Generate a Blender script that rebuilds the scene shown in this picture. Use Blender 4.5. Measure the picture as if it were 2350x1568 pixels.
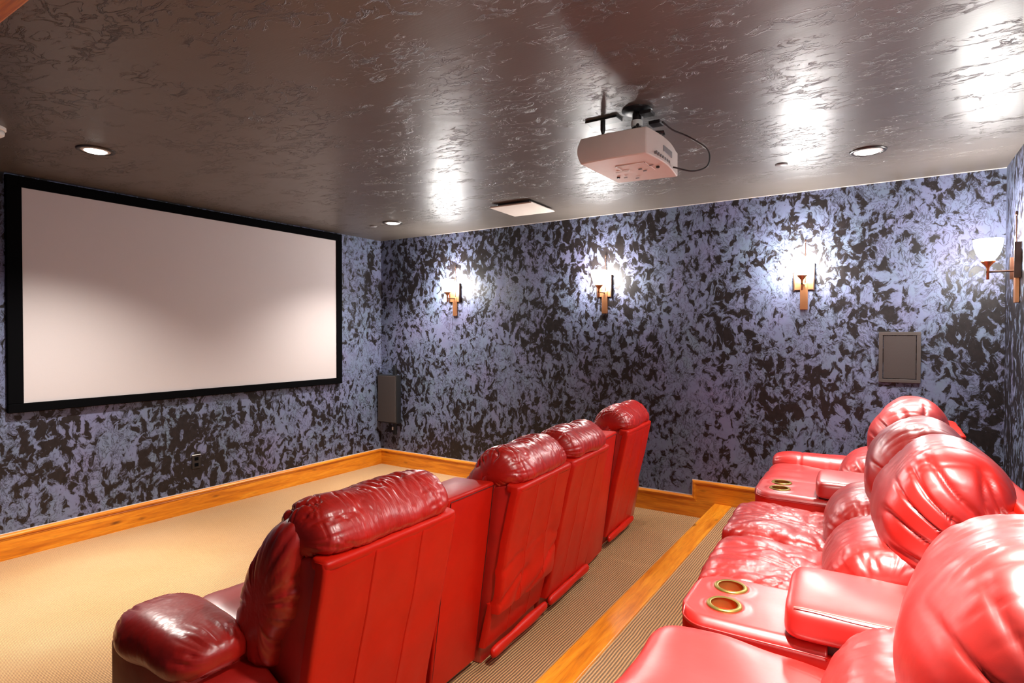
import bpy, bmesh, math, random
from mathutils import Vector, Matrix, noise
PI = math.pi
for o in list(bpy.data.objects): bpy.data.objects.remove(o)
S = bpy.context.scene
C = S.collection
H = 2.6; L = 5.61; RS = 0.132; RX = 3.80; BB = 0.174; STEPX = 3.62

# ------------------------------------------------------------------ camera
cd = bpy.data.cameras.new('camera'); cam = bpy.data.objects.new('camera', cd); C.objects.link(cam)
yaw, pitch, roll, fpx = -0.57226, -0.01435, 0.00114, 1330.0
fw = Vector((math.sin(yaw)*math.cos(pitch), math.cos(yaw)*math.cos(pitch), math.sin(pitch)))
rt = Vector((math.cos(yaw), -math.sin(yaw), 0)); up = rt.cross(fw)
r2 = rt*math.cos(roll)+up*math.sin(roll); u2 = -rt*math.sin(roll)+up*math.cos(roll)
M = Matrix((r2, u2, -fw)).transposed().to_4x4(); M.translation = Vector((4.962, -4.877, 1.528))
cam.matrix_world = M
cd.sensor_width = 36; cd.lens = 36*fpx/2350; cd.clip_start = 0.02
S.camera = cam
# ------------------------------------------------------------------ world, exposure, recessed spots
w = bpy.data.worlds.new('world'); S.world = w; w.use_nodes = True
w.node_tree.nodes['Background'].inputs[0].default_value = (0.8, 0.85, 1, 1)
w.node_tree.nodes['Background'].inputs[1].default_value = 0.05
S.view_settings.view_transform = 'Standard'; S.view_settings.look = 'None'
S.view_settings.gamma = 1; S.view_settings.use_curve_mapping = False
S.view_settings.exposure = 0.0
SCONCE = 210.0
# each can: x, y, watts of the wide spill, watts and angle of the narrower beam
CANS = [(1.06, -3.33, 400, 460, 66), (0.934, -0.765, 300, 260, 66), (4.867, -0.88, 150, 160, 78), (4.867, -3.33, 170, 400, 84)]
for x, y, spill, beam, ang in CANS:
    for e, a, bl in ((spill, 122, 0.8), (beam, ang, 1.0)):
        ld = bpy.data.lights.new('can_spot', 'SPOT'); ld.energy = e; ld.spot_size = math.radians(a); ld.spot_blend = bl
        ld.shadow_soft_size = 0.05; ld.color = (1, 0.95, 0.88)
        lo = bpy.data.objects.new('can_spot', ld); lo.location = (x, y, H-0.025); C.objects.link(lo)

# ------------------------------------------------------------------ material helpers
class NT:
    def __init__(s, name):
        s.m = bpy.data.materials.new(name); s.m.use_nodes = True; s.t = s.m.node_tree; s.b = s.t.nodes['Principled BSDF']
        s.tc = s.t.nodes.new('ShaderNodeTexCoord')
    def n(s, kind, **kw):
        nd = s.t.nodes.new('ShaderNode'+kind)
        for k, v in kw.items():
            if k.startswith('i_'):
                key = k[2:]; nd.inputs[int(key) if key.isdigit() else key.replace('_', ' ')].default_value = v
            else: setattr(nd, k, v)
        return nd
    def l(s, a, b): s.t.links.new(a, b)
    def mapping(s, scale=(1,1,1), rot=(0,0,0), src='Object'):
        mp = s.n('Mapping'); mp.inputs['Scale'].default_value = scale; mp.inputs['Rotation'].default_value = rot
        s.l(s.tc.outputs[src], mp.inputs[0]); return mp.outputs[0]
    def noise(s, vec, scale, detail=4, rough=0.5, dist=0.0, out='Fac'):
        nd = s.n('TexNoise'); nd.inputs['Scale'].default_value = scale; nd.inputs['Detail'].default_value = detail
        nd.inputs['Roughness'].default_value = rough; nd.inputs['Distortion'].default_value = dist
        s.l(vec, nd.inputs['Vector']); return nd.outputs[out]
    def ramp(s, fac, stops, interp='LINEAR'):
        r = s.n('ValToRGB'); r.color_ramp.interpolation = interp; e = r.color_ramp.elements
        while len(e) < len(stops): e.new(0.5)
        for k, (p, c) in enumerate(stops):
            e[k].position = p; e[k].color = (c, c, c, 1) if isinstance(c, (int, float)) else (*c, 1)
        s.l(fac, r.inputs[0]); return r.outputs[0]
    def mix(s, fac, a, b, mode='MIX'):
        mx = s.n('Mix', data_type='RGBA', blend_type=mode)
        for i, v in ((0, fac), (6, a), (7, b)):
            if hasattr(v, 'links'): s.l(v, mx.inputs[i])
            elif i == 0: mx.inputs[0].default_value = v
            else: mx.inputs[i].default_value = (*v, 1) if len(v) == 3 else v
        return mx.outputs[2]
    def math(s, op, a, b=0.0, clamp=False):
        m = s.n('Math', operation=op, use_clamp=clamp)
        for i, v in ((0, a), (1, b)):
            if hasattr(v, 'links'): s.l(v, m.inputs[i])
            else: m.inputs[i].default_value = v
        return m.outputs[0]
    def bump(s, h, strength=0.3, dist=0.01, prev=None):
        b = s.n('Bump'); b.inputs['Strength'].default_value = strength; b.inputs['Distance'].default_value = dist
        s.l(h, b.inputs['Height'])
        if prev: s.l(prev, b.inputs['Normal'])
        return b.outputs[0]
    def set(s, col=None, rough=None, metal=None, normal=None, **kw):
        for k, v in (('Base Color', col), ('Roughness', rough), ('Metallic', metal), ('Normal', normal)):
            if v is None: continue
            if hasattr(v, 'links'): s.l(v, s.b.inputs[k])
            else: s.b.inputs[k].default_value = (*v, 1) if isinstance(v, tuple) else v
        for k, v in kw.items(): s.b.inputs[k.replace('_', ' ')].default_value = v
        return s.m
def simple(name, col, rough=0.5, metal=0.0, nscale=40, nstr=0.08, **kw):
    t = NT(name); v = t.mapping(); n = t.noise(v, nscale, 3)
    c = t.mix(t.math('MULTIPLY', n, 0.35), col, tuple(x*0.75 for x in col))
    return t.set(c, rough, metal, t.bump(n, nstr, 0.002), **kw)
def emit(name, col, strength):
    t = NT(name); t.set((0.9, 0.9, 0.88), 0.3)
    t.b.inputs['Emission Color'].default_value = (*col, 1); t.b.inputs['Emission Strength'].default_value = strength
    return t.m

def mat_plaster():
    t = NT('mottled_plaster')
    v = t.mapping((1, 1, 0.75))
    wn = t.noise(v, 3.0, 4, 0.6, 0, 'Color')
    wv = t.n('VectorMath', operation='SCALE'); wv.inputs['Scale'].default_value = 0.22; t.l(wn, wv.inputs[0])
    av = t.n('VectorMath', operation='ADD'); t.l(v, av.inputs[0]); t.l(wv.outputs[0], av.inputs[1]); vv = av.outputs[0]
    big = t.noise(v, 1.5, 4, 0.55)
    n1 = t.noise(vv, 18.0, 8, 0.62, 0.5)
    s1 = t.math('ADD', n1, t.math('MULTIPLY', t.math('SUBTRACT', big, 0.5), 0.48))
    dark = t.ramp(s1, [(0.482, 0.0), (0.545, 1.0)])
    n2 = t.noise(vv, 15, 7, 0.6, 1.8)
    veins = t.ramp(t.math('ABSOLUTE', t.math('SUBTRACT', n2, 0.5)), [(0.0, 0.85), (0.022, 0.45), (0.04, 0.0)])
    vm = t.ramp(t.noise(v, 4.0, 4), [(0.38, 0.0), (0.5, 1.0)])
    veins = t.math('MULTIPLY', veins, vm)
    d = t.math('MAXIMUM', dark, veins, True)
    hue = t.noise(v, 2.2, 4, 0.6)
    light = t.ramp(hue, [(0.3, (0.118, 0.158, 0.21)), (0.5, (0.13, 0.155, 0.235)), (0.68, (0.155, 0.145, 0.25))])
    light = t.mix(t.ramp(t.noise(vv, 14, 6, 0.6), [(0.4, 0.0), (0.62, 0.65)]), light, (0.13, 0.14, 0.24))
    dk = t.mix(t.noise(v, 30, 3), (0.003, 0.0026, 0.003), (0.024, 0.018, 0.018))
    col = t.mix(d, light, dk)
    nb = t.bump(t.math('SUBTRACT', t.noise(vv, 22, 6), t.math('MULTIPLY', d, 0.35)), 0.35, 0.006)
    rg = t.math('ADD', t.math('MULTIPLY', d, -0.08), 0.5)
    return t.set(col, rg, 0.0, nb, Specular_IOR_Level=0.28)
def mat_ceiling():
    t = NT('dark_skip_trowel_ceiling')
    v = t.mapping((1.0, 1.9, 1))
    wn = t.noise(v, 4.0, 3, 0.5, 0, 'Color')
    wv = t.n('VectorMath', operation='SCALE'); wv.inputs['Scale'].default_value = 0.12; t.l(wn, wv.inputs[0])
    av = t.n('VectorMath', operation='ADD'); t.l(v, av.inputs[0]); t.l(wv.outputs[0], av.inputs[1]); vv = av.outputs[0]
    a = t.noise(vv, 9.0, 6, 0.62, 0.8)
    edge = t.ramp(t.math('ABSOLUTE', t.math('SUBTRACT', a, 0.52)), [(0.0, 1.0), (0.018, 0.35), (0.035, 0.0)])
    msk = t.ramp(t.noise(v, 3.2, 5, 0.6), [(0.47, 0.0), (0.56, 1.0)])
    # a smooth band next to the walls, where the trowel could not reach
    sep = t.n('SeparateXYZ'); t.l(t.tc.outputs['Object'], sep.inputs[0])
    band = t.math('MULTIPLY', t.ramp(t.math('MULTIPLY', sep.outputs[1], -1.0), [(0.35, 0.0), (0.75, 1.0)]), 1.0)
    h = t.math('MULTIPLY', t.math('MULTIPLY', edge, msk), band)
    low = t.noise(t.mapping((1, 1, 1)), 2.0, 3)
    nb = t.bump(low, 0.25, 0.03)
    nb = t.bump(h, 0.6, 0.006, nb)
    fine = t.noise(t.mapping((0.6, 3, 1)), 40, 3)
    nb = t.bump(fine, 0.10, 0.003, nb)
    col = t.mix(low, (0.086, 0.072, 0.062), (0.115, 0.097, 0.084))
    col = t.mix(t.math('MULTIPLY', h, 0.65), col, (0.03, 0.024, 0.02))
    return t.set(col, 0.40, 0.0, nb, Specular_IOR_Level=0.75)
def mat_carpet():
    t = NT('ribbed_berber_carpet')
    sep = t.n('SeparateXYZ'); t.l(t.tc.outputs['Object'], sep.inputs[0])
    wob = t.noise(t.mapping((1, 1, 1)), 7, 4)
    rib = t.math('SINE', t.math('MULTIPLY', t.math('ADD', sep.outputs[0], t.math('MULTIPLY', wob, 0.012)), 2*PI/0.0135))
    rib01 = t.math('ADD', t.math('MULTIPLY', rib, 0.5), 0.5)
    loops = t.noise(t.mapping((60, 130, 1)), 1.0, 3)
    h = t.math('MULTIPLY', rib01, t.math('ADD', loops, 0.4))
    c = t.mix(t.ramp(h, [(0.18, 0.0), (0.52, 1.0)]), (0.085, 0.040, 0.018), (0.62, 0.32, 0.125))
    c = t.mix(t.ramp(t.noise(t.mapping((1, 1, 1)), 260, 2), [(0.4, 0.0), (0.7, 0.5)]), c, (0.24, 0.14, 0.075))
    c = t.mix(t.math('MULTIPLY', t.noise(t.mapping((1, 1, 1)), 1.4, 3), 0.3), c, (0.55, 0.42, 0.28))
    return t.set(c, 0.95, 0.0, t.bump(h, 0.7, 0.006), Specular_IOR_Level=0.1)
def mat_wood(name, axis):
    t = NT(name)
    sc = {'x': (1.0, 12, 12), 'y': (12, 1.0, 12), 'z': (12, 12, 1.0)}[axis]
    g = t.noise(t.mapping(sc), 2.2, 7, 0.62, 0.7)
    g2 = t.noise(t.mapping(tuple(a*5 for a in sc)), 2.5, 4)
    ks = {'x': (1.0, 3.0, 3.0), 'y': (3.0, 1.0, 3.0), 'z': (3.0, 3.0, 1.0)}[axis]
    vo = t.n('TexVoronoi', i_Scale=2.6); t.l(t.mapping(ks), vo.inputs['Vector'])
    kd = t.math('ADD', vo.outputs['Distance'], t.math('MULTIPLY', t.math('SUBTRACT', t.noise(t.mapping(ks), 14, 4), 0.5), 0.10))
    knot = t.ramp(kd, [(0.03, 1.0), (0.075, 0.55), (0.13, 0.0)])
    c = t.ramp(g, [(0.3, (0.42, 0.10, 0.004)), (0.5, (0.66, 0.20, 0.008)), (0.7, (0.80, 0.31, 0.02))])
    c = t.mix(t.ramp(g2, [(0.5, 0.0), (0.8, 0.5)]), c, (0.28, 0.09, 0.015))
    c = t.mix(t.math('MULTIPLY', knot, 0.85), c, (0.09, 0.025, 0.006))
    return t.set(c, 0.32, 0.0, t.bump(g2, 0.08, 0.002), Specular_IOR_Level=0.5)
def mat_leather(name, col, wr=0.3, dark=0.55, rough=0.36, fine=1.0, stretch=(1,1,1), lo=0.7, coat=1.0):
    t = NT(name)
    v = t.mapping(stretch)
    wn = t.noise(v, 5.0, 3, 0.5, 0, 'Color')
    wv = t.n('VectorMath', operation='SCALE'); wv.inputs['Scale'].default_value = 0.14; t.l(wn, wv.inputs[0])
    av = t.n('VectorMath', operation='ADD'); t.l(v, av.inputs[0]); t.l(wv.outputs[0], av.inputs[1]); vv = av.outputs[0]
    a = t.noise(vv, 9*fine, 4, 0.5, 0.5)
    ridge = t.math('SUBTRACT', 1.0, t.math('MULTIPLY', t.math('ABSOLUTE', t.math('SUBTRACT', a, 0.5)), 7.0), True)
    ridge = t.math('POWER', ridge, 1.6)
    big = t.noise(v, 5, 4, 0.55)
    grain = t.n('TexVoronoi', i_Scale=420.0); t.l(t.tc.outputs['Object'], grain.inputs['Vector'])
    nb = t.bump(big, 0.25*wr/0.3, 0.04)
    nb = t.bump(ridge, -wr, 0.010, nb)
    nb = t.bump(grain.outputs['Distance'], 0.06, 0.0006, nb)
    tone = t.noise(v, 3.5, 5, 0.6)
    c = t.mix(t.ramp(tone, [(0.3, 0.0), (0.75, 1.0)]), col, tuple(x*dark for x in col))
    rg = t.math('ADD', t.math('MULTIPLY', t.noise(v, 12, 4), 0.16), rough-0.08)
    t.b.inputs['Coat Weight'].default_value = coat; t.b.inputs['Coat Roughness'].default_value = 0.42; t.b.inputs['Coat IOR'].default_value = 1.72
    return t.set(c, rg, 0.0, nb, Specular_IOR_Level=lo)

RED = (0.60, 0.010, 0.004)
PLASTER = mat_plaster(); CEIL = mat_ceiling(); CARPET = mat_carpet()
WOODX = mat_wood('knotty_pine_along_x', 'x'); WOODY = mat_wood('knotty_pine_along_y', 'y')
LTH = mat_leather('red_leather', RED, 0.22)
LTHW = mat_leather('red_leather_creased', RED, 0.5, 0.6, 0.33, 1.2, (1.6, 1, 1), 0.6, 0.7)
LTHF = mat_leather('red_leather_back_panel', (0.66, 0.011, 0.002), 0.10, 0.8, 0.45, 0.5, (1, 1, 1), 0.3, 0.1)
LTHC = mat_leather('red_leather_gathered', RED, 0.28, 0.6, 0.30, 0.62, (0.9, 3.6, 0.9), 0.6, 0.45)
LTHS = mat_leather('red_leather_smooth', (0.60, 0.010, 0.005), 0.08, 0.75, 0.36, 0.7)
THREAD = simple('pale_stitching', (0.62, 0.30, 0.26), 0.6)
SEAM = simple('dark_seam', (0.06, 0.003, 0.003), 0.6)
BLACKM = simple('black_metal', (0.012, 0.012, 0.013), 0.4)
FELT = simple('black_velvet_frame', (0.002, 0.002, 0.0025), 1.0, 0, 40, 0.02, Specular_IOR_Level=0.05)
GOLD = simple('brass_cup', (0.34, 0.25, 0.06), 0.35, 0.75)
COPPER = simple('brushed_copper', (0.45, 0.20, 0.09), 0.38, 0.85, 60, 0.15)
DARKCOP = simple('dark_bronze', (0.06, 0.03, 0.02), 0.4, 0.7)
GLASS = emit('lit_opal_glass', (1.0, 0.97, 0.93), SCONCE)
SCREENM = simple('matte_white_screen', (0.54, 0.48, 0.47), 0.85, 0, 300, 0.02)
PLASTIC = simple('off_white_plastic', (0.66, 0.60, 0.54), 0.6, 0, 20, 0.02)
PLASTICW = simple('white_plastic', (0.8, 0.8, 0.76), 0.45)
GREYP = simple('grey_plastic', (0.20, 0.19, 0.19), 0.5)
CAULK = simple('pale_caulk', (0.6, 0.55, 0.53), 0.5)
TAUPE = simple('taupe_frame', (0.060, 0.048, 0.043), 0.5)
def mat_grille():
    t = NT('speaker_cloth'); n = t.noise(t.mapping((1, 1, 1)), 350, 2)
    return t.set(t.mix(n, (0.030, 0.022, 0.020), (0.055, 0.040, 0.036)), 0.8, 0, t.bump(n, 0.3, 0.002))
GRILLE = mat_grille()
LENS = emit('lit_can_lens', (1.0, 0.95, 0.88), 14)
RINGM = simple('bronze_trim_ring', (0.03, 0.022, 0.018), 0.35, 0.3)
BAFFLE = simple('white_baffle', (0.7, 0.68, 0.66), 0.5)

# ------------------------------------------------------------------ object helpers
def mkobj(name, bm, mat, parent=None, smooth=False, recalc=True):
    if recalc: bmesh.ops.recalc_face_normals(bm, faces=bm.faces)
    me = bpy.data.meshes.new(name); bm.to_mesh(me); bm.free()
    mats = mat if isinstance(mat, (list, tuple)) else [mat]
    for m in mats: me.materials.append(m)
    if smooth:
        for p in me.polygons: p.use_smooth = True
        if smooth != True:
            try: me.set_sharp_from_angle(angle=math.radians(smooth))
            except Exception: pass
    o = bpy.data.objects.new(name, me); C.objects.link(o)
    if parent: o.parent = parent
    return o
def tag(o, label, cat, group=None):
    o['label'] = label; o['category'] = cat
    if group: o['group'] = group
    return o
def thing(name, label, cat, loc=(0,0,0), rz=0.0, group=None):
    o = bpy.data.objects.new(name, None); o.empty_display_size = 0.1; C.objects.link(o)
    o.location = loc; o.rotation_euler = (0, 0, rz)
    return tag(o, label, cat, group)
def struct(name, bm, mat, **kw):
    o = mkobj(name, bm, mat, **kw); o['kind'] = 'structure'; return o
def dup(root, loc, rz, label, group=None):
    r = root.copy(); C.objects.link(r); r.location = loc; r.rotation_euler = (0, 0, rz); r['label'] = label
    if group: r['group'] = group
    for ch in list(root.children):
        c = ch.copy(); C.objects.link(c); c.parent = r
        for g in ch.children:
            d = g.copy(); C.objects.link(d); d.parent = c
    return r
def box(bm, a, b, bev=0.0, seg=2, mi=0):
    x0, y0, z0 = a; x1, y1, z1 = b
    return hexa(bm, [(x0,y0,z0),(x1,y0,z0),(x1,y1,z0),(x0,y1,z0),(x0,y0,z1),(x1,y0,z1),(x1,y1,z1),(x0,y1,z1)], bev, seg, mi)
def hexa(bm, P, bev=0.0, seg=2, mi=0):
    vs = [bm.verts.new(p) for p in P]
    fs = [bm.faces.new([vs[i] for i in q]) for q in ((3,2,1,0),(4,5,6,7),(0,1,5,4),(1,2,6,5),(2,3,7,6),(3,0,4,7))]
    for f in fs: f.material_index = mi
    if bev:
        es = list({e for f in fs for e in f.edges})
        r = bmesh.ops.bevel(bm, geom=es, offset=bev, segments=seg, affect='EDGES', profile=0.5)
        for f in r['faces']: f.material_index = mi
    return vs
def prism(bm, poly, axis, a, b, bev=0.0, seg=2):
    """poly: 2D outline; axis 'y': points are (x,z), swept from y=a to y=b; axis 'z': (x,y); axis 'x': (y,z)"""
    f = {'y': lambda p, t: (p[0], t, p[1]), 'z': lambda p, t: (p[0], p[1], t), 'x': lambda p, t: (t, p[0], p[1])}[axis]
    A = [bm.verts.new(f(p, a)) for p in poly]; B = [bm.verts.new(f(p, b)) for p in poly]; n = len(poly)
    fs = [bm.faces.new(A), bm.faces.new(B[::-1])]
    for i in range(n): fs.append(bm.faces.new((A[i], B[i], B[(i+1) % n], A[(i+1) % n])))
    bmesh.ops.recalc_face_normals(bm, faces=fs)
    if bev: bmesh.ops.bevel(bm, geom=list({e for q in fs for e in q.edges}), offset=bev, segments=seg, affect='EDGES', profile=0.5)
def tube(bm, pts, r, n=8, mi=0, cap=True):
    pts = [Vector(p) for p in pts]; rings = []
    for i, p in enumerate(pts):
        d = (pts[min(i+1, len(pts)-1)]-pts[max(i-1, 0)]).normalized()
        a = d.cross(Vector((0, 0, 1)))
        if a.length < 0.05: a = d.cross(Vector((1, 0, 0)))
        a.normalize(); b = d.cross(a); rr = r[i] if isinstance(r, (list, tuple)) else r
        rings.append([bm.verts.new(p+a*rr*math.cos(2*PI*k/n)+b*rr*math.sin(2*PI*k/n)) for k in range(n)])
    for A, B in zip(rings, rings[1:]):
        for k in range(n): bm.faces.new((A[k], A[(k+1) % n], B[(k+1) % n], B[k])).material_index = mi
    if cap:
        bm.faces.new(rings[0][::-1]).material_index = mi; bm.faces.new(rings[-1]).material_index = mi
def lathe(bm, prof, c=(0,0,0), n=32, mi=0, capa=True, capb=True):
    rings = [[bm.verts.new((c[0]+r*math.cos(2*PI*k/n), c[1]+r*math.sin(2*PI*k/n), c[2]+z)) for k in range(n)] for r, z in prof]
    for A, B in zip(rings, rings[1:]):
        for k in range(n): bm.faces.new((A[k], A[(k+1) % n], B[(k+1) % n], B[k])).material_index = mi
    if capa: bm.faces.new(rings[0]).material_index = mi
    if capb: bm.faces.new(rings[-1][::-1]).material_index = mi
def catmull(P, n):
    N = len(P); out = []
    for i in range(N):
        p0, p1, p2, p3 = (Vector(P[(i+k-1) % N]) for k in range(4))
        for j in range(8):
            t = j/8
            out.append(0.5*((2*p1)+(p2-p0)*t+(2*p0-5*p1+4*p2-p3)*t*t+(3*p1-p0-3*p2+p3)*t**3))
    d = [0]
    for i in range(len(out)): d.append(d[-1]+(out[(i+1) % len(out)]-out[i]).length)
    res = []; k = 0
    for i in range(n):
        s = d[-1]*i/n
        while d[k+1] < s: k += 1
        f = (s-d[k])/max(1e-9, d[k+1]-d[k])
        res.append(out[k].lerp(out[(k+1) % len(out)], f))
    return res
def NZ(x, y, z): return noise.noise(Vector((x, y, z)))
def ridge(x, y, z):
    return 1-min(1.0, abs(noise.noise(Vector((x, y, z))))*3.2)
def pillow(name, prof, c, hw, parent, mat, p=2.6, q=2.2, n=64, m=96, axis='y', gather=0.0, cross=0.0, bag=0.004, seed=0.0, taper=None, shear=None, extra=None):
    """closed (a,z) profile swept along y (or x) with rounded, puffed ends and leather creases"""
    R = catmull(prof, m); ctr = sum(R, Vector((0, 0)))/m
    bm = bmesh.new(); rings = []; E = []
    for i in range(n+1):
        s = -math.cos(PI*(0.004+0.992*i/n)) if p < 6 else None
        if s is None:
            u = -1+2*i/n; s = math.copysign(1-(1-abs(u))**1.5, u)*0.9999
        k = max(0.00002, (1-abs(s)**p))**(1/q)
        if taper: kk = taper(s)
        else: kk = (1, 1)
        ring = []
        for j, P in enumerate(R):
            d = P-ctr; a = j/m*2*PI
            ca, sa = math.cos(a), math.sin(a)
            e = 0.0
            if gather:
                g = min(1.0, max(0.0, (abs(s)-0.35)/0.5))*min(1, max(0, (k-0.2)/0.5))
                e -= gather*g*ridge(ca*4.5+seed*3, sa*4.5+NZ(ca*2, sa*2, seed)*1.0, s*1.3+seed)**2
            if cross:
                cm = min(1.0, max(0.20, (0.10-P.x)/0.06)) if cross > 0.006 else 1.0
                e -= cross*cm*min(1, k*1.5)*(ridge(s*hw*36+NZ(ca*1.2, sa*1.2, s*3+seed)*1.3+seed, ca*1.1, sa*1.1)**3.2)
            kf = min(1.0, max(0.0, (k-0.3)/0.5)); e *= kf*kf*(3-2*kf)
            q2 = ctr+Vector((d.x*k*kk[0], d.y*k*kk[1]))
            if bag: e += bag*1.8*NZ(q2.x*6+seed, q2.y*6, s*hw*6+seed)
            if extra: e += extra(s, q2)
            E.append((e, k, (0, math.copysign(1, s), 0) if axis == 'y' else (math.copysign(1, s), 0, 0)))
            t = c+s*hw
            if shear: sh = shear(s); q2 = q2+Vector(sh)
            ring.append(bm.verts.new((q2.x, t, q2.y) if axis == 'y' else (t, q2.x, q2.y)))
        rings.append(ring)
    for A, B in zip(rings, rings[1:]):
        for j in range(m): bm.faces.new((A[j], A[(j+1) % m], B[(j+1) % m], B[j]))
    bm.faces.new(rings[0][::-1]); bm.faces.new(rings[-1])
    bmesh.ops.recalc_face_normals(bm, faces=bm.faces); bm.normal_update()
    vs = [v for r in rings for v in r]
    new = []
    for v, (e, k, ax) in zip(vs, E):
        nn = v.normal if p > 6 else Vector(ax).lerp(v.normal, min(1.0, k/0.3))
        new.append(v.co+nn*e)
    for v, c_ in zip(vs, new): v.co = c_
    return mkobj(name, bm, mat, parent, True)
def sheet(name, f, us, vs, parent, mat, thick=0.03, smooth=True):
    """f(u,v)->(point, outward normal); a thick upholstered panel"""
    bm = bmesh.new(); F = []; B = []
    for v in vs:
        F.append([bm.verts.new(f(u, v)[0]) for u in us]); B.append([])
        for u in us:
            P, N = f(u, v); B[-1].append(bm.verts.new(Vector(P)-Vector(N)*thick))
    nu, nv = len(us), len(vs)
    for i in range(nv-1):
        for j in range(nu-1):
            bm.faces.new((F[i][j], F[i][j+1], F[i+1][j+1], F[i+1][j])); bm.faces.new((B[i][j], B[i+1][j], B[i+1][j+1], B[i][j+1]))
    for i in range(nv-1):
        for j in (0, nu-1): bm.faces.new((F[i][j], F[i+1][j], B[i+1][j], B[i][j]))
    for j in range(nu-1):
        for i in (0, nv-1): bm.faces.new((F[i][j], F[i][j+1], B[i][j+1], B[i][j]))
    return mkobj(name, bm, mat, parent, 50 if smooth else False)

# ------------------------------------------------------------------ room shell
WL = -5.45; T = 0.12
bm = bmesh.new(); box(bm, (-T, WL-T, -0.12), (RX, 0+T, 0)); struct('floor', bm, CARPET)
bm = bmesh.new(); box(bm, (RX+0.02, WL-T, -0.12), (L+T, T, RS)); o = struct('floor_riser', bm, CARPET); o.name = 'floor_platform'
bm = bmesh.new(); box(bm, (-T, WL-T, H), (L+T, T, H+0.1)); struct('ceiling', bm, CEIL)
bm = bmesh.new(); box(bm, (-T, WL-T, -0.12), (0, T, H)); struct('wall_front', bm, PLASTER)
bm = bmesh.new(); box(bm, (0, 0, -0.12), (L+T, T, H)); struct('wall_right', bm, PLASTER)
bm = bmesh.new(); box(bm, (L, WL-T, -0.12), (L+T, 0, H)); struct('wall_back', bm, PLASTER)
bm = bmesh.new(); box(bm, (0, -4.24, 0), (2.05, -4.12, H)); struct('wall_left', bm, PLASTER)
bm = bmesh.new(); box(bm, (0, WL-T, -0.12), (L, WL, H)); struct('wall_hall', bm, PLASTER)
# timber header over the wide opening in the left wall, and its jamb
bm = bmesh.new(); box(bm, (2.05, -4.40, 2.447), (L, -4.24, H), 0.006); struct('trim_1', bm, WOODX)
# thin pale bead where the ceiling meets the right wall
bm = bmesh.new(); box(bm, (0.75, -0.007, H-0.004), (L, 0, H)); struct('trim_2', bm, CAULK)

# step edge: pine nosing with a board below it
bm = bmesh.new()
box(bm, (RX, WL, 0.1), (3.935, -0.001, RS+0.006), 0.006)
box(bm, (RX+0.012, WL, 0.0), (RX+0.028, -0.001, 0.1))
struct('trim_3', bm, WOODY)
# baseboards: board plus ogee cap, swept with mitred corners
CAPP = [(0.0, 0.0), (0.0, 0.012), (0.004, 0.022), (0.012, 0.028), (0.022, 0.027), (0.030, 0.020), (0.036, 0.022), (0.040, 0.019)]
def cap_sweep(bm, path, place, mi):
    """path: list of (s,z,(ds,dz)) mitre inward direction; place(s,t,z)->xyz"""
    R = []
    for s, z, (ds, dz) in path:
        R.append([bm.verts.new(place(s+ds*d, t, z+dz*d)) for d, t in CAPP+[(0.040, 0.0)]])
    for A, B in zip(R, R[1:]):
        for j in range(len(A)): bm.faces.new((A[j], A[(j+1) % len(A)], B[(j+1) % len(A)], B[j])).material_index = mi
    bm.faces.new(R[0]).material_index = mi; bm.faces.new(R[-1][::-1]).material_index = mi
def caulk_line(bm, pts, place, mi):
    for (s0, z0), (s1, z1) in zip(pts, pts[1:]):
        a, b = min(s0, s1)-0.0, max(s0, s1)+0.0
        if z0 == z1: P = [(a, z0), (b, z0+0.005)]
        else: P = [(s0-0.005, min(z0, z1)), (s0, max(z0, z1)+0.005)]
        q0 = place(P[0][0], 0.0, P[0][1]); q1 = place(P[1][0], 0.004, P[1][1])
        lo = tuple(min(u, v) for u, v in zip(q0, q1)); hi = tuple(max(u, v) for u, v in zip(q0, q1))
        box(bm, lo, hi, 0, 2, mi)
rp = lambda s, t, z: (s, -t, z)
bm = bmesh.new()
A = [(0, 0), (RX+0.01, 0), (RX+0.01, RS), (L, RS), (L, BB+RS-0.038), (STEPX+0.038, BB+RS-0.038), (STEPX+0.038, BB-0.038), (0, BB-0.038)]
prism(bm, [(x, z) for x, z in A], 'y', -0.019, 0.0)
cap_sweep(bm, [(0, BB, (0, -1)), (STEPX, BB, (1, -1)), (STEPX, BB+RS, (1, -1)), (L, BB+RS, (0, -1))], rp, 0)
caulk_line(bm, [(0, BB), (STEPX, BB), (STEPX, BB+RS), (L, BB+RS)], rp, 1)
struct('baseboard_right', bm, [WOODX, CAULK])
fp = lambda s, t, z: (t, s, z)
bm = bmesh.new()
box(bm, (0, -4.12, 0), (0.019, -0.0, BB-0.038))
cap_sweep(bm, [(-4.12, BB, (0, -1)), (0, BB, (0, -1))], fp, 0)
caulk_line(bm, [(-4.12, BB), (0, BB)], fp, 1)
struct('baseboard_front', bm, [WOODY, CAULK])
bk = lambda s, t, z: (L-t, s, z)
bm = bmesh.new()
box(bm, (L-0.019, WL, RS), (L, 0, BB+RS-0.038))
cap_sweep(bm, [(WL, BB+RS, (0, -1)), (0, BB+RS, (0, -1))], bk, 0)
struct('baseboard_back', bm, [WOODY, CAULK])
bm = bmesh.new(); box(bm, (0, -4.12, 0), (2.05, -4.101, BB), 0.004); struct('baseboard_left', bm, WOODX)

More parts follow.
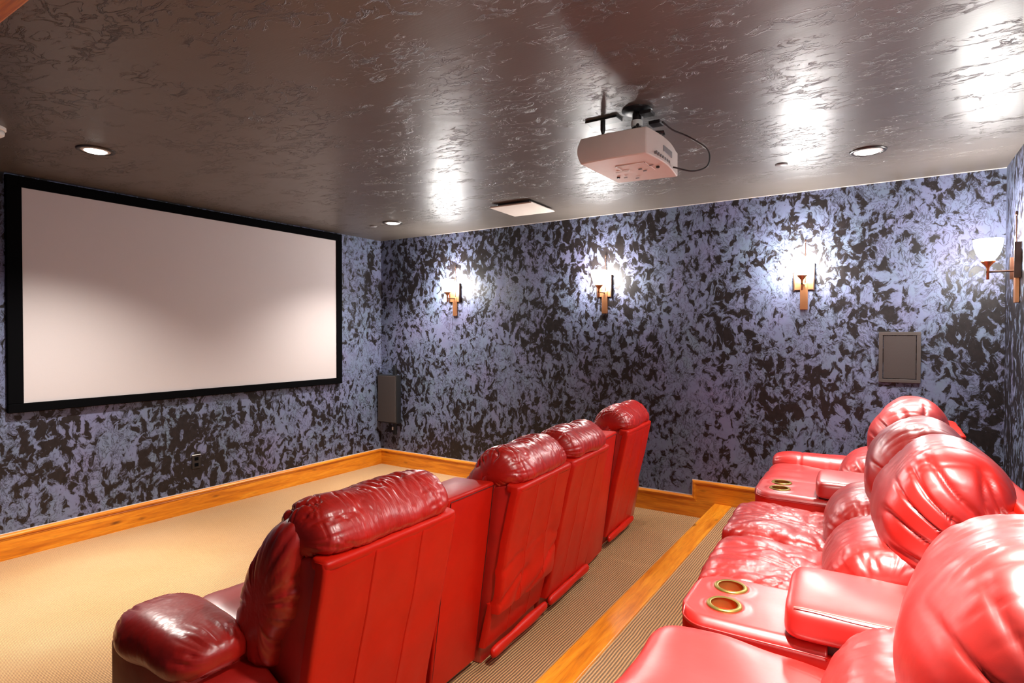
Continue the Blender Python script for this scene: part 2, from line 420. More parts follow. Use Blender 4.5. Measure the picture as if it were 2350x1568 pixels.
# ------------------------------------------------------------------ projection screen
t = thing('projection_screen', 'wide white projection screen in a black velvet frame on the front wall', 'projection screen', (0, -2.02, 0.985))
bm = bmesh.new()
y0, y1, z0, z1 = -1.43, 1.405, 0.0, 1.60; fwd = 0.042
iy0, iy1, iz0, iz1 = y0+0.085, y1-0.07, 0.062, z1-0.072
for a, b in (((0.004, y0, z0), (fwd, y1, iz0)), ((0.004, y0, iz1), (fwd, y1, z1)), ((0.004, y0, iz0), (fwd, iy0, iz1)), ((0.004, iy1, iz0), (fwd, y1, iz1))):
    box(bm, a, b, 0.005)
mkobj('frame', bm, FELT, t)
bm = bmesh.new(); box(bm, (0.01, iy0-0.01, iz0-0.01), (0.026, iy1+0.01, iz1+0.01)); mkobj('screen_surface', bm, SCREENM, t)

# ------------------------------------------------------------------ wall things
def speaker_in_wall(cx, z0, z1, wd, label):
    t = thing('wall_speaker', label, 'speaker', (cx, 0, z0))
    h = z1-z0; f = 0.024
    bm = bmesh.new()
    for a, b in (((-wd/2, -0.02, 0), (wd/2, 0, f)), ((-wd/2, -0.02, h-f), (wd/2, 0, h)), ((-wd/2, -0.02, f), (-wd/2+f, 0, h-f)), ((wd/2-f, -0.02, f), (wd/2, 0, h-f))):
        box(bm, a, b, 0.002)
    mkobj('frame', bm, TAUPE, t)
    bm = bmesh.new(); box(bm, (-wd/2+f+0.004, -0.017, f+0.004), (wd/2-f-0.004, -0.002, h-f-0.004), 0.002)
    mkobj('grille', bm, GRILLE, t)
    return t
speaker_in_wall(5.046, 1.185, 1.54, 0.245, 'taupe framed rectangular speaker set in the right wall above the back row of seats')
t = thing('wall_speaker', 'narrow grey speaker panel standing off the wall in the front corner beside the screen', 'speaker', (0.19, 0, 0.5))
bm = bmesh.new(); box(bm, (-0.15, -0.10, 0.0), (0.15, -0.03, 0.55), 0.006); mkobj('cabinet', bm, BLACKM, t)
bm = bmesh.new(); box(bm, (-0.14, -0.108, 0.012), (0.135, -0.096, 0.54), 0.004); mkobj('grille', bm, GRILLE, t)
bm = bmesh.new(); box(bm, (0.02, -0.03, -0.14), (0.06, -0.0, 0.66), 0.003); mkobj('wall_rail', bm, BLACKM, t)
bm = bmesh.new(); box(bm, (0.02, -0.045, -0.085), (0.032, -0.032, -0.05), 0.001); mkobj('cable_tip', bm, CAULK, t)
# outlet on the front wall
t = thing('wall_outlet', 'small black outlet plate low on the front wall under the screen', 'outlet', (0, -2.177, 0.365))
bm = bmesh.new(); box(bm, (0.0, -0.036, 0), (0.007, 0.036, 0.115), 0.002); mkobj('cover_plate', bm, BLACKM, t)
for z in (0.032, 0.083):
    bm = bmesh.new(); box(bm, (0.006, -0.016, z-0.014), (0.010, 0.016, z+0.014), 0.001); mkobj('socket', bm, FELT, t)
bm = bmesh.new(); box(bm, (0.0, -0.036, 0.115), (0.012, 0.036, 0.119)); mkobj('cover_lip', bm, PLASTICW, t)

# ------------------------------------------------------------------ sconces
def make_sconce(label, group='wall sconces', st=None):
    """local: wall at y=0, room towards -y, origin at the bottom of the stem plate (z=1.71)"""
    t = thing('wall_sconce', label, 'sconce', (0, 0, 0), 0, group)
    bm = bmesh.new(); box(bm, (-0.026, -0.022, 0.0), (0.026, -0.002, 0.20), 0.002); mkobj('stem_plate', bm, COPPER, t)
    bm = bmesh.new()
    box(bm, (-0.066, -0.014, 0.150), (0.066, -0.001, 0.30), 0.001)
    mkobj('back_plate', bm, COPPER, t)
    for sx, hh in ((-1, 0.27), (1, 0.345)):
        bm = bmesh.new(); box(bm, (sx*0.068-0.004, -0.034, 0.140), (sx*0.068+0.004, -0.001, hh), 0.001); mkobj('side_bar', bm, DARKCOP, t)
    bm = bmesh.new(); tube(bm, [(0.008, -0.016, 0.15), (0.008, -0.016, 0.505)], 0.0035); lathe(bm, [(0.002, 0.50), (0.007, 0.508), (0.007, 0.524), (0.002, 0.53)], (0.008, -0.016, 0), 10)
    mkobj('spike_rod', bm, DARKCOP, t)
    bm = bmesh.new(); tube(bm, [(0, -0.02, 0.185), (0, -0.150, 0.185)], 0.006); mkobj('arm', bm, DARKCOP, t)
    bm = bmesh.new()
    lathe(bm, [(0.007, 0.140), (0.007, 0.205), (0.010, 0.215), (0.020, 0.228), (0.034, 0.243), (0.036, 0.248), (0.030, 0.248), (0.006, 0.236)], (0, -0.142, 0), 24)
    mkobj('funnel_cup', bm, COPPER, t, True)
    bm = bmesh.new()
    lathe(bm, [(0.020, 0.2485), (0.036, 0.262), (0.054, 0.29), (0.066, 0.33), (0.072, 0.375), (0.068, 0.377), (0.055, 0.34), (0.035, 0.30)], (0, -0.142, 0), 24)
    mkobj('glass_shade', bm, GLASS, t, True)
    return t
sc = make_sconce('lit copper wall sconce nearest the projection screen, leftmost of the row')
sc.location = (1.107, 0, 1.71)
dup(sc, (2.826, 0, 1.708), 0, 'lit copper wall sconce on the right wall, straight below the projector')
dup(sc, (4.444, 0, 1.708), 0, 'lit copper wall sconce above and left of the taupe wall speaker')
dup(sc, (L, -0.47, 1.708), -PI/2, 'lit copper sconce on the back wall seen in profile at the right edge')
for y in (-3.65,): dup(sc, (L, y, 1.708), -PI/2, 'copper sconce on the back wall behind the viewer')

# ------------------------------------------------------------------ ceiling things
can0 = thing('recessed_light', 'lit recessed ceiling light above the left part of the projection screen', 'ceiling light', (1.06, -3.33, H), 0, 'recessed ceiling lights')
bm = bmesh.new(); lathe(bm, [(0.076, 0), (0.074, -0.006), (0.082, -0.010), (0.094, -0.007), (0.097, 0)], n=40, capa=False, capb=False)
mkobj('trim_ring', bm, RINGM, can0, True)
bm = bmesh.new(); lathe(bm, [(0.077, -0.001), (0.074, -0.006), (0.060, -0.010), (0.055, -0.007)], n=40, capa=True, capb=False)
mkobj('baffle', bm, BAFFLE, can0, True)
bm = bmesh.new(); lathe(bm, [(0.058, -0.006), (0.050, -0.013), (0.030, -0.017), (0.004, -0.018)], n=40); mkobj('lens', bm, LENS, can0, True)
dup(can0, (0.934, -0.765, H), 0.3, 'lit recessed ceiling light near the front right corner of the room')
dup(can0, (4.867, -0.88, H), 0.6, 'lit recessed ceiling light over the back row near the right wall')
dup(can0, (4.867, -3.33, H), 0.9, 'recessed ceiling light above the nearest back row recliner, outside the view')
for (x, y, lab) in ((0.641, -0.735, 'tiny round sprinkler cover on the ceiling beside the far corner light'), (4.399, -0.857, 'small round sprinkler cover on the ceiling left of the right-hand recessed light')):
    bm = bmesh.new(); lathe(bm, [(0.036, 0), (0.036, -0.006), (0.030, -0.010), (0.004, -0.011)], n=28)
    o = mkobj('sprinkler_cover', bm, GREYP, None, True); o.location = (x, y, H); tag(o, lab, 'sprinkler cover', 'sprinkler covers')
t = thing('smoke_detector', 'white round smoke detector on the ceiling at the left edge', 'smoke detector', (1.045, -3.80, H))
bm = bmesh.new(); lathe(bm, [(0.062, 0), (0.062, -0.014), (0.057, -0.018)], n=32); mkobj('mounting_base', bm, PLASTICW, t, 30)
bm = bmesh.new(); lathe(bm, [(0.052, -0.017), (0.052, -0.024), (0.056, -0.026), (0.054, -0.040), (0.040, -0.050), (0.004, -0.053)], n=32); mkobj('sensor_cover', bm, PLASTICW, t, True)
t = thing('ceiling_vent', 'square off-white ceiling air diffuser between the far recessed light and the projector', 'vent', (2.376, -0.70, H), 0.03)
bm = bmesh.new(); box(bm, (-0.15, -0.15, -0.02), (0.15, 0.15, 0)); mkobj('duct_collar', bm, GREYP, t)
bm = bmesh.new(); box(bm, (-0.20, -0.205, -0.032), (0.20, 0.205, -0.02), 0.004); mkobj('face_plate', bm, PLASTIC, t)

# ------------------------------------------------------------------ projector
t = thing('projector', 'off-white video projector hanging upside down under the ceiling', 'projector', (0, 0, 0))
bm = bmesh.new()
X0, X1, Y0, Y1, Z0, Z1 = 3.715, 4.045, -2.33, -1.86, 2.345, 2.468
ny, nx = 14, 24
def prj(u, v, w):   # u across, v along depth, w height ; body with a bowed side and rounded back
    x = X0+(X1-X0)*u; y = Y0+(Y1-Y0)*v; z = Z0+(Z1-Z0)*w
    x -= 0.018*math.sin(PI*w)*(1-u)
    x += 0.022*math.sin(PI*min(1, v*1.05))*u
    y -= 0.010*math.sin(PI*u)*(1-v)+0.006*math.sin(PI*w)*(1-v)
    z += 0.012*(1-u)*(1-w)*v
    return (x, y, z)
def shell(bm, f, n=(16, 16, 8)):
    seen = {}
    def V(a, b, c):
        k = (round(a, 4), round(b, 4), round(c, 4))
        if k not in seen: seen[k] = bm.verts.new(f(*k))
        return seen[k]
    for ax in range(3):
        o1, o2 = [k for k in range(3) if k != ax]
        for side in (0, 1):
            for i in range(n[o1]):
                for j in range(n[o2]):
                    q = []
                    for di, dj in ((0, 0), (1, 0), (1, 1), (0, 1)):
                        c3 = [0, 0, 0]; c3[ax] = side; c3[o1] = (i+di)/n[o1]; c3[o2] = (j+dj)/n[o2]; q.append(V(*c3))
                    bm.faces.new(q)
shell(bm, prj)
body = mkobj('body', bm, PLASTIC, t, 35)
bv = body.modifiers.new('bevel', 'BEVEL'); bv.width = 0.005; bv.segments = 2; bv.limit_method = 'ANGLE'; bv.angle_limit = 0.7
bm = bmesh.new()   # underside hatch lines, label and vents
zb = Z0-0.0015
for a, b in (((3.84, -2.20), (3.99, -2.197)), ((3.987, -2.20), (3.99, -2.05)), ((3.84, -2.20), (3.843, -2.12)), ((3.80, -2.10), (3.87, -2.097))):
    box(bm, (a[0], a[1], zb), (b[0], b[1], zb+0.003))
mkobj('hatch_line', bm, PLASTICW, body)
for k, (x, y) in enumerate(((3.92, -2.10), (3.93, -2.06), (3.99, -2.14), (3.80, -1.99), (3.85, -1.95))):
    bm = bmesh.new(); box(bm, (x, y, zb), (x+0.018, y+0.008, zb+0.003)); mkobj('underside_slot', bm, GREYP, body)
for x, y in ((3.77, -1.99), (4.02, -2.10)):
    bm = bmesh.new(); lathe(bm, [(0.008, 0), (0.009, -0.008), (0.007, -0.010)], (x, y, Z0+0.010 if x < 3.9 else Z0+0.002), 14); mkobj('foot', bm, BLACKM, body)
bm = bmesh.new()   # connector bay and rear vents on the side facing the back row
for k in range(7): box(bm, (4.052, -2.26+0.03*k, 2.36), (4.070, -2.245+0.03*k, 2.372), 0.001)
box(bm, (4.054, -2.16, 2.395), (4.069, -2.03, 2.425), 0.002)
mkobj('connector_panel', bm, GREYP, body)
bm = bmesh.new(); lathe(bm, [(0.034, 0), (0.034, 0.012), (0.026, 0.014), (0.012, 0.008)], (0, 0, 0), 24)
o = mkobj('lens', bm, BLACKM, body, True); o.location = (3.70, -1.98, 2.41); o.rotation_euler = (0, -PI/2, 0)
m = thing('projector_mount', 'black ceiling bracket and short pole carrying the projector', 'bracket', (3.95, -2.20, H))
bm = bmesh.new(); lathe(bm, [(0.072, 0), (0.072, -0.006), (0.060, -0.014), (0.03, -0.02)], n=32); mkobj('ceiling_plate', bm, BLACKM, m, 40)
bm = bmesh.new(); lathe(bm, [(0.022, -0.01), (0.022, -0.055)], n=20); mkobj('pole', bm, BLACKM, m, 40)
bm = bmesh.new(); lathe(bm, [(0.027, -0.052), (0.027, -0.080)], n=20); mkobj('collar', bm, PLASTICW, m, 40)
bm = bmesh.new(); lathe(bm, [(0.018, -0.08), (0.030, -0.09), (0.034, -0.108), (0.024, -0.118)], n=20); mkobj('ball_joint', bm, BLACKM, m, 40)
bm = bmesh.new()
for a in (0.35, 1.9, 3.5, 5.1):
    c, s = math.cos(a), math.sin(a); d = 0.125
    tube(bm, [(0.02*c, 0.02*s, -0.112), (d*c, d*s, -0.114), (d*c, d*s, -0.128)], 0.008, 6)
for q in ((0.05, -0.02, -0.03), (0.07, 0.05, -0.06)):
    box(bm, (q[0]-0.02, q[1]-0.03, q[2]-0.012), (q[0]+0.035, q[1]+0.03, q[2]+0.004), 0.002)
mkobj('arm', bm, BLACKM, m)
o = thing('ceiling_outlet', 'black outlet plate with a plug on the ceiling left of the projector mount', 'outlet', (3.76, -2.16, H))
bm = bmesh.new(); box(bm, (-0.085, -0.04, -0.010), (0.085, 0.04, 0), 0.003); mkobj('cover_plate', bm, BLACKM, o)
bm = bmesh.new(); lathe(bm, [(0.012, -0.009), (0.013, -0.05), (0.006, -0.075), (0.003, -0.085)], (0, -0.01, 0), 12); mkobj('plug', bm, BLACKM, o, 40)
def arc(pts, n=10):
    out = []; P = [Vector(p) for p in pts]
    P = [P[0]*2-P[1]]+P+[P[-1]*2-P[-2]]
    for i in range(1, len(P)-2):
        p0, p1, p2, p3 = P[i-1:i+3]
        for j in range(n):
            t_ = j/n; out.append(0.5*((2*p1)+(p2-p0)*t_+(2*p0-5*p1+4*p2-p3)*t_*t_+(3*p1-p0-3*p2+p3)*t_**3))
    return out+[P[-2]]
bm = bmesh.new(); tube(bm, arc([(3.76, -2.17, 2.515), (3.775, -2.15, 2.485), (3.81, -2.10, 2.478), (3.86, -2.05, 2.474)]), 0.0035, 6)
tag(mkobj('power_cable', bm, BLACKM, None, True), 'short power cable from the ceiling plug to the projector top', 'cable')
bm = bmesh.new(); tube(bm, arc([(4.075, -2.20, 2.52), (4.10, -2.12, 2.50), (4.15, -2.02, 2.485), (4.22, -1.95, 2.43), (4.215, -1.93, 2.36), (4.15, -1.96, 2.335), (4.07, -2.02, 2.352)]), 0.004, 6)
tag(mkobj('video_cable', bm, BLACKM, None, True), 'thin video cable looping off the right side of the projector', 'cable')

# ------------------------------------------------------------------ recliners
def back_panel_part(t, wd, lean, ztop, seed, base=0.0, flap=0.0):
    hw = wd/2; z0 = 0.085 if not flap else 0.26
    seams = (-hw*0.36, hw*0.36)
    us = sorted(set([round(-hw+wd*i/48, 4) for i in range(49)]+[round(s+d, 4) for s in seams for d in (-0.006, -0.003, -0.0012, 0, 0.0012, 0.003, 0.006)]+[-hw+0.004, hw-0.004]))
    def mk(z0, z1, bulge, dz):
        vs = [z0+(z1-z0)*i/40 for i in range(41)]
        def f(u, v):
            x = base+lean*(v-0.05)/0.82
            e = 0.010*NZ(u*3+seed, v*2.2, seed)+0.004*NZ(u*9+seed, v*6, 1+seed)
            for s in seams: e -= 0.006*math.exp(-((u-s)/0.0022)**2)-0.003*math.exp(-((u-s)/0.02)**2)
            k = min(1, (hw-abs(u))/0.012); e -= 0.010*(1-math.sqrt(max(0, 1-(1-k)**2)))
            kt = min(1, (z1-v)/0.012); e -= 0.010*(1-math.sqrt(max(0, 1-(1-kt)**2)))
            if bulge:
                b = (v-z0)/(z1-z0)
                e += bulge*math.exp(-((b-0.07)/0.16)**2)*(0.7+0.6*NZ(u*5, v*8, seed+3))
                e -= 0.014*ridge(u*2.5+v*3+seed, v*7-u*3, seed)**3*math.exp(-((b-0.2)/0.25)**2)
            zz = v+0.02*NZ(u*4, seed, 5)*max(0, 1-(v-z0)/0.05)*(1 if bulge else 0)
            return Vector((x+e, u, zz)), Vector((1, 0, 0))
        return f, vs
    f, vs = mk(z0, ztop, flap, 0)
    sheet('back_panel', f, us, vs, t, LTHF, 0.03)
    if flap:
        f2, v2 = mk(0.085, 0.30, 0.0, 0)
        g = lambda u, v: (f2(u, v)[0]-Vector((0.022, 0, 0)), f2(u, v)[1])
        sheet('lower_back_panel', g, us, v2, t, LTHF, 0.02)
    # kick rail at the bottom of the back
    R = [(0.020, 0.045), (0.036, 0.05), (0.040, 0.07), (0.032, 0.088), (0.015, 0.09), (0.008, 0.065)]
    pillow('kick_rail', [(x+base, z) for x, z in R], 0, hw*0.97, t, LTHF, 8, 6, 24, 20, bag=0.003, seed=seed)
    # leather ledge along the top of the panel
    bx = base+lean*(ztop-0.05)/0.82
    P = [(bx-0.075, ztop-0.03), (bx-0.012, ztop-0.03), (bx+0.001, ztop-0.006), (bx-0.004, ztop+0.004), (bx-0.03, ztop+0.010), (bx-0.075, ztop+0.012)]
    pillow('top_welt', P, 0, hw, t, LTHF, 10, 8, 30, 28, bag=0.002, seed=seed+1)
def side_folds(seed):
    amp = 0.006 if seed == 11.0 else 0.013
    def f(s, P):
        m = min(1.0, max(0.0, (abs(s)-0.30)/0.45))
        dx, dz = P.x-0.30, P.y-0.62
        a = math.atan2(dz, -dx); r = math.hypot(dx, dz)
        fold = ridge(a*6.0+seed+0.9*NZ(P.x*5, P.y*5, seed), r*1.6, abs(s)*0.6+seed)**2.2
        top = ridge(s*7+seed+NZ(P.x*4, s*3, 2), P.x*2.0, seed)**3*min(1, max(0, (P.y-0.9)/0.1))
        return -amp*m*fold-0.004*top+0.006*NZ(P.x*5, P.y*5, s*2+seed)
    return f
def recliner(label, wd, seed, row, arm=None, flap=0.0, group=None):
    t = thing('theater_recliner', label, 'recliner', (0, 0, 0), 0, group)
    hw = wd/2; front = (row == 1)
    if front:
        lean, ztop, bs = 0.178, 0.845, 0.0
        head = [(-0.11, 0.79), (-0.12, 0.87), (-0.085, 0.948), (-0.03, 0.993), (0.04, 1.008), (0.10, 0.99), (0.15, 0.945), (0.172, 0.90), (0.168, 0.862), (0.13, 0.842), (0.0, 0.79)]
        lumb = [(-0.245, 0.43), (-0.25, 0.53), (-0.235, 0.63), (-0.195, 0.75), (-0.13, 0.865), (-0.06, 0.94), (0.01, 0.965), (0.06, 0.93), (0.05, 0.80), (0.03, 0.66), (-0.04, 0.56), (-0.07, 0.46), (-0.15, 0.42)]
        hk = dict(p=8, q=3.6, gather=0.004, cross=0.019)
    else:
        lean, ztop, bs = 0.25, 0.88, 0.09
        head = [(0.01, 0.585), (-0.04, 0.625), (-0.075, 0.71), (-0.08, 0.80), (-0.055, 0.89), (0.005, 0.98), (0.08, 1.035), (0.165, 1.040), (0.24, 0.995), (0.285, 0.91), (0.27, 0.80), (0.18, 0.68), (0.08, 0.59)]
        lumb = [(-0.20, 0.44), (-0.235, 0.51), (-0.225, 0.60), (-0.165, 0.685), (-0.07, 0.725), (0.06, 0.73), (0.12, 0.60), (0.0, 0.45), (-0.10, 0.41)]
        hk = dict(p=3.4, q=2.2, gather=0.0, cross=0.0, extra=side_folds(seed))
    back_panel_part(t, wd-0.012, lean, ztop, seed, bs, flap)
    # upholstered core of the backrest: its sides show between panel and cushions
    bt = bs+lean
    core = [(bs-0.02, 0.10), (bs+lean*0.97-0.02, ztop-0.02), (bt-0.09, ztop-0.0), (-0.06, 0.82), (-0.15, 0.68), (-0.19, 0.50), (-0.17, 0.30), (-0.17, 0.10)] if front else [(bs-0.02, 0.10), (bs+lean*0.97-0.02, ztop-0.02), (bt-0.09, ztop), (0.10, 0.72), (0.0, 0.5), (-0.1, 0.30), (-0.1, 0.10)]
    bm = bmesh.new(); prism(bm, core, 'y', -hw+0.018, hw-0.018, 0.012, 3); mkobj('backrest', bm, LTH, t, 40)
    pillow('back_cushion', lumb, -0.025 if seed == 1.0 else 0, hw+0.022 if seed == 1.0 else hw-0.004 if front else hw-0.01, t, LTHW if front else LTH, 9 if front else 4.5, 4.0 if front else 2.6, 80, 120, gather=0.011 if front else 0.006, cross=0.0 if front else 0.003, seed=seed+2)
    pillow('headrest', head, 0, hw-0.012 if front else hw-0.004, t, LTHC if front else LTH, n=110, m=150, bag=0.008, seed=seed+4, **hk)
    # seat cushion
    seatp = [(-0.64, 0.36), (-0.645, 0.43), (-0.63, 0.51), (-0.565, 0.543), (-0.42, 0.545), (-0.25, 0.53), (-0.08, 0.50), (0.0, 0.46), (-0.02, 0.37), (-0.3, 0.345), (-0.55, 0.335)]
    if seed == 11.0: seatp = [(x-0.035*min(1, max(0, (-x-0.1)/0.4)), z+0.018) for x, z in seatp]
    cx = 0.007 if seed in (2.0, 3.0) or (not front and seed in (12.0, 13.0)) else 0.0
    def crease(s, P):
        if not cx: return 0.004*NZ(P.x*4, s*2, seed)
        r = math.hypot((P.x+0.30)*3.0, s*0.9+0.1)
        a = math.atan2(s+0.1, (P.x+0.30)*3.2)
        return -cx*1.1*ridge(math.cos(a)*3.2, math.sin(a)*3.2, r*0.9+seed)**2-0.004*ridge(P.x*9, s*3.5, seed)**2
    pillow('seat_cushion', seatp, 0, hw-0.003, t, LTHW if cx else LTHS, 9, 4.0, 100, 150, bag=0.006, seed=seed+6, extra=crease)
    # footrest pad folded down in front and the base
    ftp = [(-0.635, 0.10), (-0.645, 0.2), (-0.64, 0.33), (-0.60, 0.35), (-0.565, 0.33), (-0.56, 0.2), (-0.57, 0.10)]
    pillow('footrest', ftp, 0, hw-0.008, t, LTH, 9, 5, 24, 40, seed=seed+8)
    bm = bmesh.new(); box(bm, (-0.56, -hw+0.02, 0.0), (-0.04+bs, hw-0.02, 0.34), 0.01); mkobj('base', bm, LTH, t, 40)
    if arm:
        s, aw, azt = arm           # side, width, top height
        y0 = s*(hw+0.004); y1 = s*(hw+aw); yc = (y0+y1)/2; ww = aw/2
        AP = [(yc-ww*1.02, azt-0.12), (yc-ww*1.06, azt-0.07), (yc-ww*0.72, azt-0.015), (yc, azt), (yc+ww*0.72, azt-0.015), (yc+ww*1.06, azt-0.07), (yc+ww*1.02, azt-0.12), (yc+ww*0.6, azt-0.15), (yc-ww*0.6, azt-0.15)]
        x0, x1 = (-0.625, -0.12) if front else (-0.65, 0.06)
        seams_ = () if front else (-0.50, -0.02)
        def ex(ss, P):
            return sum(-0.006*math.exp(-((ss-q)/0.012)**2) for q in seams_)
        pillow('arm_pad', AP, (x0+x1)/2, (x1-x0)/2, t, LTHW if front else LTHS, 3.4 if front else 5, 2.6 if front else 3, 90, 80, 'x', gather=0.010 if front else 0.003, bag=0.008 if front else 0.003, seed=seed+9, extra=ex)
        a, b = min(y0, y1), max(y0, y1)
        bm = bmesh.new(); box(bm, (x0+0.03, a+0.012, 0.02), (x1-0.05 if front else x1, b-0.012, azt-0.10), 0.02, 3); mkobj('arm_side', bm, LTH, t, 40)
        if front:
            bm = bmesh.new(); prism(bm, [(-0.22, 0.02), (-0.02, 0.02), (0.03, 0.30), (0.0, 0.42), (-0.10, 0.47), (-0.22, 0.50)], 'y', a+0.03, b+0.01 if s < 0 else b-0.03, 0.02, 3); mkobj('arm_wing', bm, LTH, t, 40)
    return t
def console(label, wf, wb, seed, tall, xf, ztop=0.57, group=None):
    """cup holder console; wf/wb widths at front and back; local x: front negative"""
    t = thing('cup_holder_console', label, 'console', (0, 0, 0), 0, group)
    xb = 0.10 if not tall else -0.02
    bm = bmesh.new()
    out = []
    for k in range(13):
        a = PI/2+PI*k/12; rx = 0.09
        out.append((xf+rx+rx*math.cos(a)*1.0, math.copysign(abs(math.sin(a))**0.62, math.sin(a))*wf/2))
    poly = out+[(xb, -wb/2), (xb, wb/2)]
    prism(bm, poly, 'z', 0.02, ztop-0.028, 0.008, 2); mkobj('body', bm, LTHF, t, 40)
    # padded top with two holes is built as a grid disc around the cups
    cups = [(xf+0.125, -wf*0.185), (xf+0.118, wf*0.20)]
    xt1 = -0.19
    bm = bmesh.new(); nxp, nyp = 70, 60; rc = 0.043
    def top(u, v):
        x = xf-0.004+(xt1-xf)*u
        w = (wf+(wb-wf)*(x-xf)/(xb-xf))/2+0.003
        if x < xf+0.09: w *= max(0.0, 1-((xf+0.09-x)/0.094)**2)**0.38 if x > xf-0.004 else 0.0
        y = w*(2*v-1)
        d = min(1-abs(2*v-1), 1.0)*w
        dd = min(d, x-xf+0.004+0.004)
        z = ztop-0.022*(1-min(1, dd/0.030))**2+0.002*NZ(x*6, y*6, seed)
        for cx, cy in cups:
            r = math.hypot(x-cx, y-cy)
            z += 0.004*math.exp(-((r-0.058)/0.012)**2)-0.002
        return x, y, z
    G = [[top(i/nxp, j/nyp) for j in range(nyp+1)] for i in range(nxp+1)]
    Vt = {}
    def gv(i, j, lo=False):
        k = (i, j, lo)
        if k not in Vt:
            x, y, z = G[i][j]
            if not lo:
                for cx, cy in cups:
                    r = math.hypot(x-cx, y-cy)
                    if r < rc+0.006 and r > 1e-6:
                        x, y = cx+(x-cx)/r*(rc+0.001), cy+(y-cy)/r*(rc+0.001)
            Vt[k] = bm.verts.new((x, y, z if not lo else ztop-0.036))
        return Vt[k]
    for i in range(nxp):
        for j in range(nyp):
            cxm = (G[i][j][0]+G[i+1][j+1][0])/2; cym = (G[i][j][1]+G[i+1][j+1][1])/2
            if any(math.hypot(cxm-cx, cym-cy) < rc-0.001 for cx, cy in cups): continue
            bm.faces.new((gv(i, j), gv(i+1, j), gv(i+1, j+1), gv(i, j+1)))
    for j, in ((0,), (nyp,)):
        for i in range(nxp): bm.faces.new((gv(i, j), gv(i+1, j), gv(i+1, j, True), gv(i, j, True)))
    for i in (0, nxp):
        for j in range(nyp): bm.faces.new((gv(i, j), gv(i, j+1), gv(i, j+1, True), gv(i, j, True)))
    mkobj('padded_top', bm, LTHS, t, True)
    # stitched welt round the rim
    bm = bmesh.new(); pts = []
    for i in range(4, nxp+1, 2): x, y, z = G[i][0]; pts.append((x, y-0.0015, z-0.001))
    q = pts[::-1]
    for j in range(0, nyp+1, 3): x, y, z = G[4][j]; q.append((x-0.001, y, z-0.0005))
    for i in range(4, nxp+1, 2): x, y, z = G[i][nyp]; q.append((x, y+0.0015, z-0.001))
    tube(bm, q, 0.0022, 6); mkobj('welt', bm, LTHS, t, True)
    for k, (cx, cy) in enumerate(cups):
        bm = bmesh.new()
        lathe(bm, [(rc-0.004, 0.004), (rc+0.004, 0.006), (rc+0.009, 0.002), (rc+0.009, -0.003), (rc+0.001, -0.004)], (cx, cy, ztop), 40, 0, False, False)
        lathe(bm, [(rc-0.002, 0.004), (rc-0.003, -0.045), (rc-0.009, -0.072), (0.005, -0.075)], (cx, cy, ztop), 40, 0, False, True)
        mkobj('cup_holder', bm, GOLD, t, True)
    # padded arm lid behind the cups
    lx0 = -0.305; lx1 = 0.08 if not tall else -0.03
    LP = [(-1.0, ztop+0.004), (-1.03, ztop+0.045), (-0.93, ztop+0.080), (-0.5, ztop+0.094), (0, ztop+0.098), (0.5, ztop+0.094), (0.93, ztop+0.080), (1.03, ztop+0.045), (1.0, ztop+0.004), (0.5, ztop), (-0.5, ztop)]
    wl = (wf*0.55+wb*0.45)/2*1.0
    pillow('arm_lid', [(a*wl, b) for a, b in LP], (lx0+lx1)/2, (lx1-lx0)/2, t, LTHS, 12, 5, 60, 80, 'x', bag=0.003, seed=seed+1, taper=lambda s: (1+0.10*s*(wb-wf)/max(wf, wb)*2, 1.0))
    bm = bmesh.new(); box(bm, (lx0+0.02, -wl+0.02, ztop-0.03), (lx1, wl-0.02, ztop+0.012)); mkobj('lid_hinge_gap', bm, SEAM, t)
    bm = bmesh.new()
    zs = ztop+0.0865
    tube(bm, [(lx0+0.03, -wl*0.93, zs-0.004), (lx0+0.05, -wl*0.95, zs), (lx1-0.02, -wl*0.97, zs)], 0.0016, 6); mkobj('lid_seam', bm, THREAD, t)
    if tall:
        # upright wedge between two backs
        lean = 0.105; zt = 0.866
        P = [(-0.13, -wb/2*0.8, 0.03), (0.0, -wb/2, 0.03), (0.0, wb/2, 0.03), (-0.13, wb/2*0.8, 0.03), (-0.10, -wb/2*0.86, zt), (lean, -wb/2, zt), (lean, wb/2, zt), (-0.10, wb/2*0.86, zt)]
        bm = bmesh.new(); hexa(bm, P, 0.012, 3); mkobj('back_wedge', bm, LTHF, t, 40)
        bm = bmesh.new()
        for s in (-1, 1): tube(bm, [(0.001, s*(wb/2-0.012), 0.05), (lean+0.0005, s*(wb/2-0.012), zt-0.02)], 0.0018, 5)
        tube(bm, [(lean+0.0006, -(wb/2-0.012), zt-0.016), (lean+0.0006, (wb/2-0.012), zt-0.016)], 0.0016, 5)
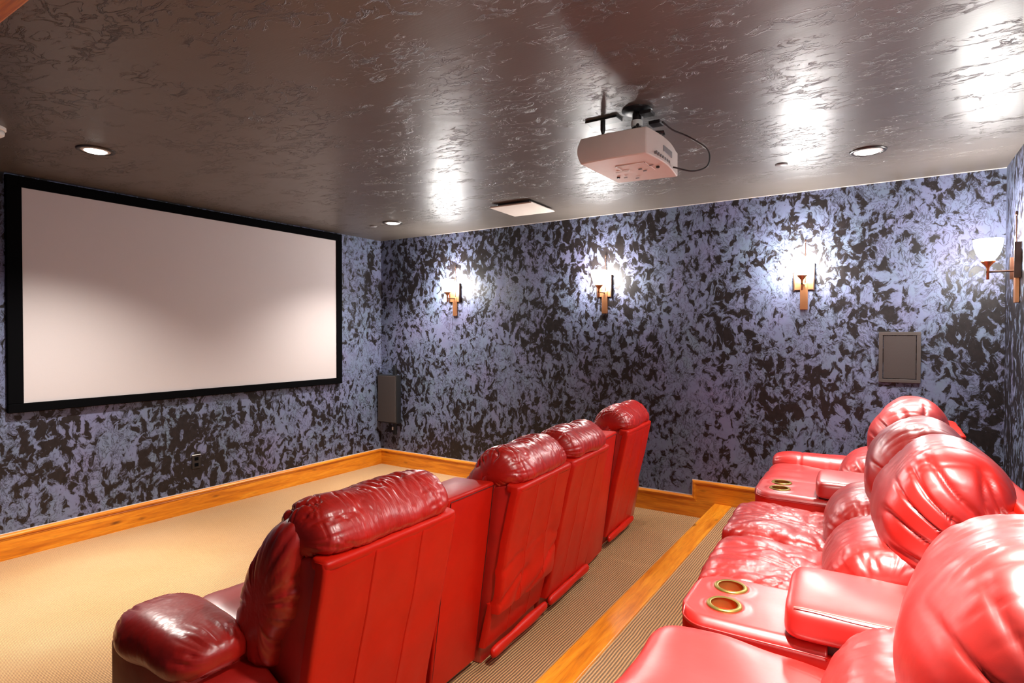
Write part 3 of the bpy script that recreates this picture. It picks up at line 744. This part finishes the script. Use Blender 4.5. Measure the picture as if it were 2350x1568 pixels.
        mkobj('back_seam', bm, SEAM, t)
    return t
R_ = math.radians
def place(t, x, y, z, rz): t.location = (x, y, z); t.rotation_euler = (0, 0, R_(rz)); return t
FG = 'front row recliners'; BG = 'back row recliners'
# front row, from the nearest seat to the far wall
place(recliner('nearest front row red leather recliner with the big rolled armrest', 0.64, 1.0, 1, (-1, 0.25, 0.63), 0, FG), 3.415, -3.44, 0, 0.5)
place(console('tall narrow red wedge console between the nearest two front row backs', 0.24, 0.335, 21.0, True, -0.60, group='wedge consoles of the front row'), 3.40, -2.918, 0, 1.5)
place(recliner('second front row recliner, its sagging back cover hangs loose near the floor', 0.585, 2.0, 1, None, 0.030, FG), 3.432, -2.452, 0, 3.3)
place(recliner('third front row recliner, left of the far console, flat back with long kick rail', 0.575, 3.0, 1, None, 0, FG), 3.40, -1.868, 0, 3.3)
place(console('far red wedge console in the front row before the last recliner', 0.24, 0.36, 22.0, True, -0.60, group='wedge consoles of the front row'), 3.355, -1.39, 0, 6)
place(recliner('farthest front row recliner beside the right wall', 0.60, 4.0, 1, (1, 0.20, 0.60), 0, FG), 3.285, -0.80, 0, 4)
# back row on the platform
place(recliner('nearest back row recliner with a pale shining seat at the bottom edge', 0.625, 11.0, 2, (-1, 0.22, 0.60), 0, BG), 5.07, -3.484, RS, 0)
place(console('large cup holder console in the foreground of the back row', 0.36, 0.35, 23.0, False, -0.60, group='cup holder consoles of the back row'), 5.03, -2.974, RS, 1.5)
place(recliner('back row recliner just behind the foreground console, creased seat and full red headrest', 0.575, 12.0, 2, None, 0, BG), 5.01, -2.488, RS, 3)
place(recliner('back row recliner directly before the far cup holder console', 0.56, 13.0, 2, None, 0, BG), 4.97, -1.92, RS, 3)
place(console('far cup holder console in the back row beside the last recliner', 0.36, 0.36, 24.0, False, -0.60, group='cup holder consoles of the back row'), 4.97, -1.44, RS, 1)
place(recliner('last back row recliner by the right wall with a pale lit headrest', 0.60, 14.0, 2, (1, 0.22, 0.595), 0, BG), 4.965, -0.94, RS, 0)
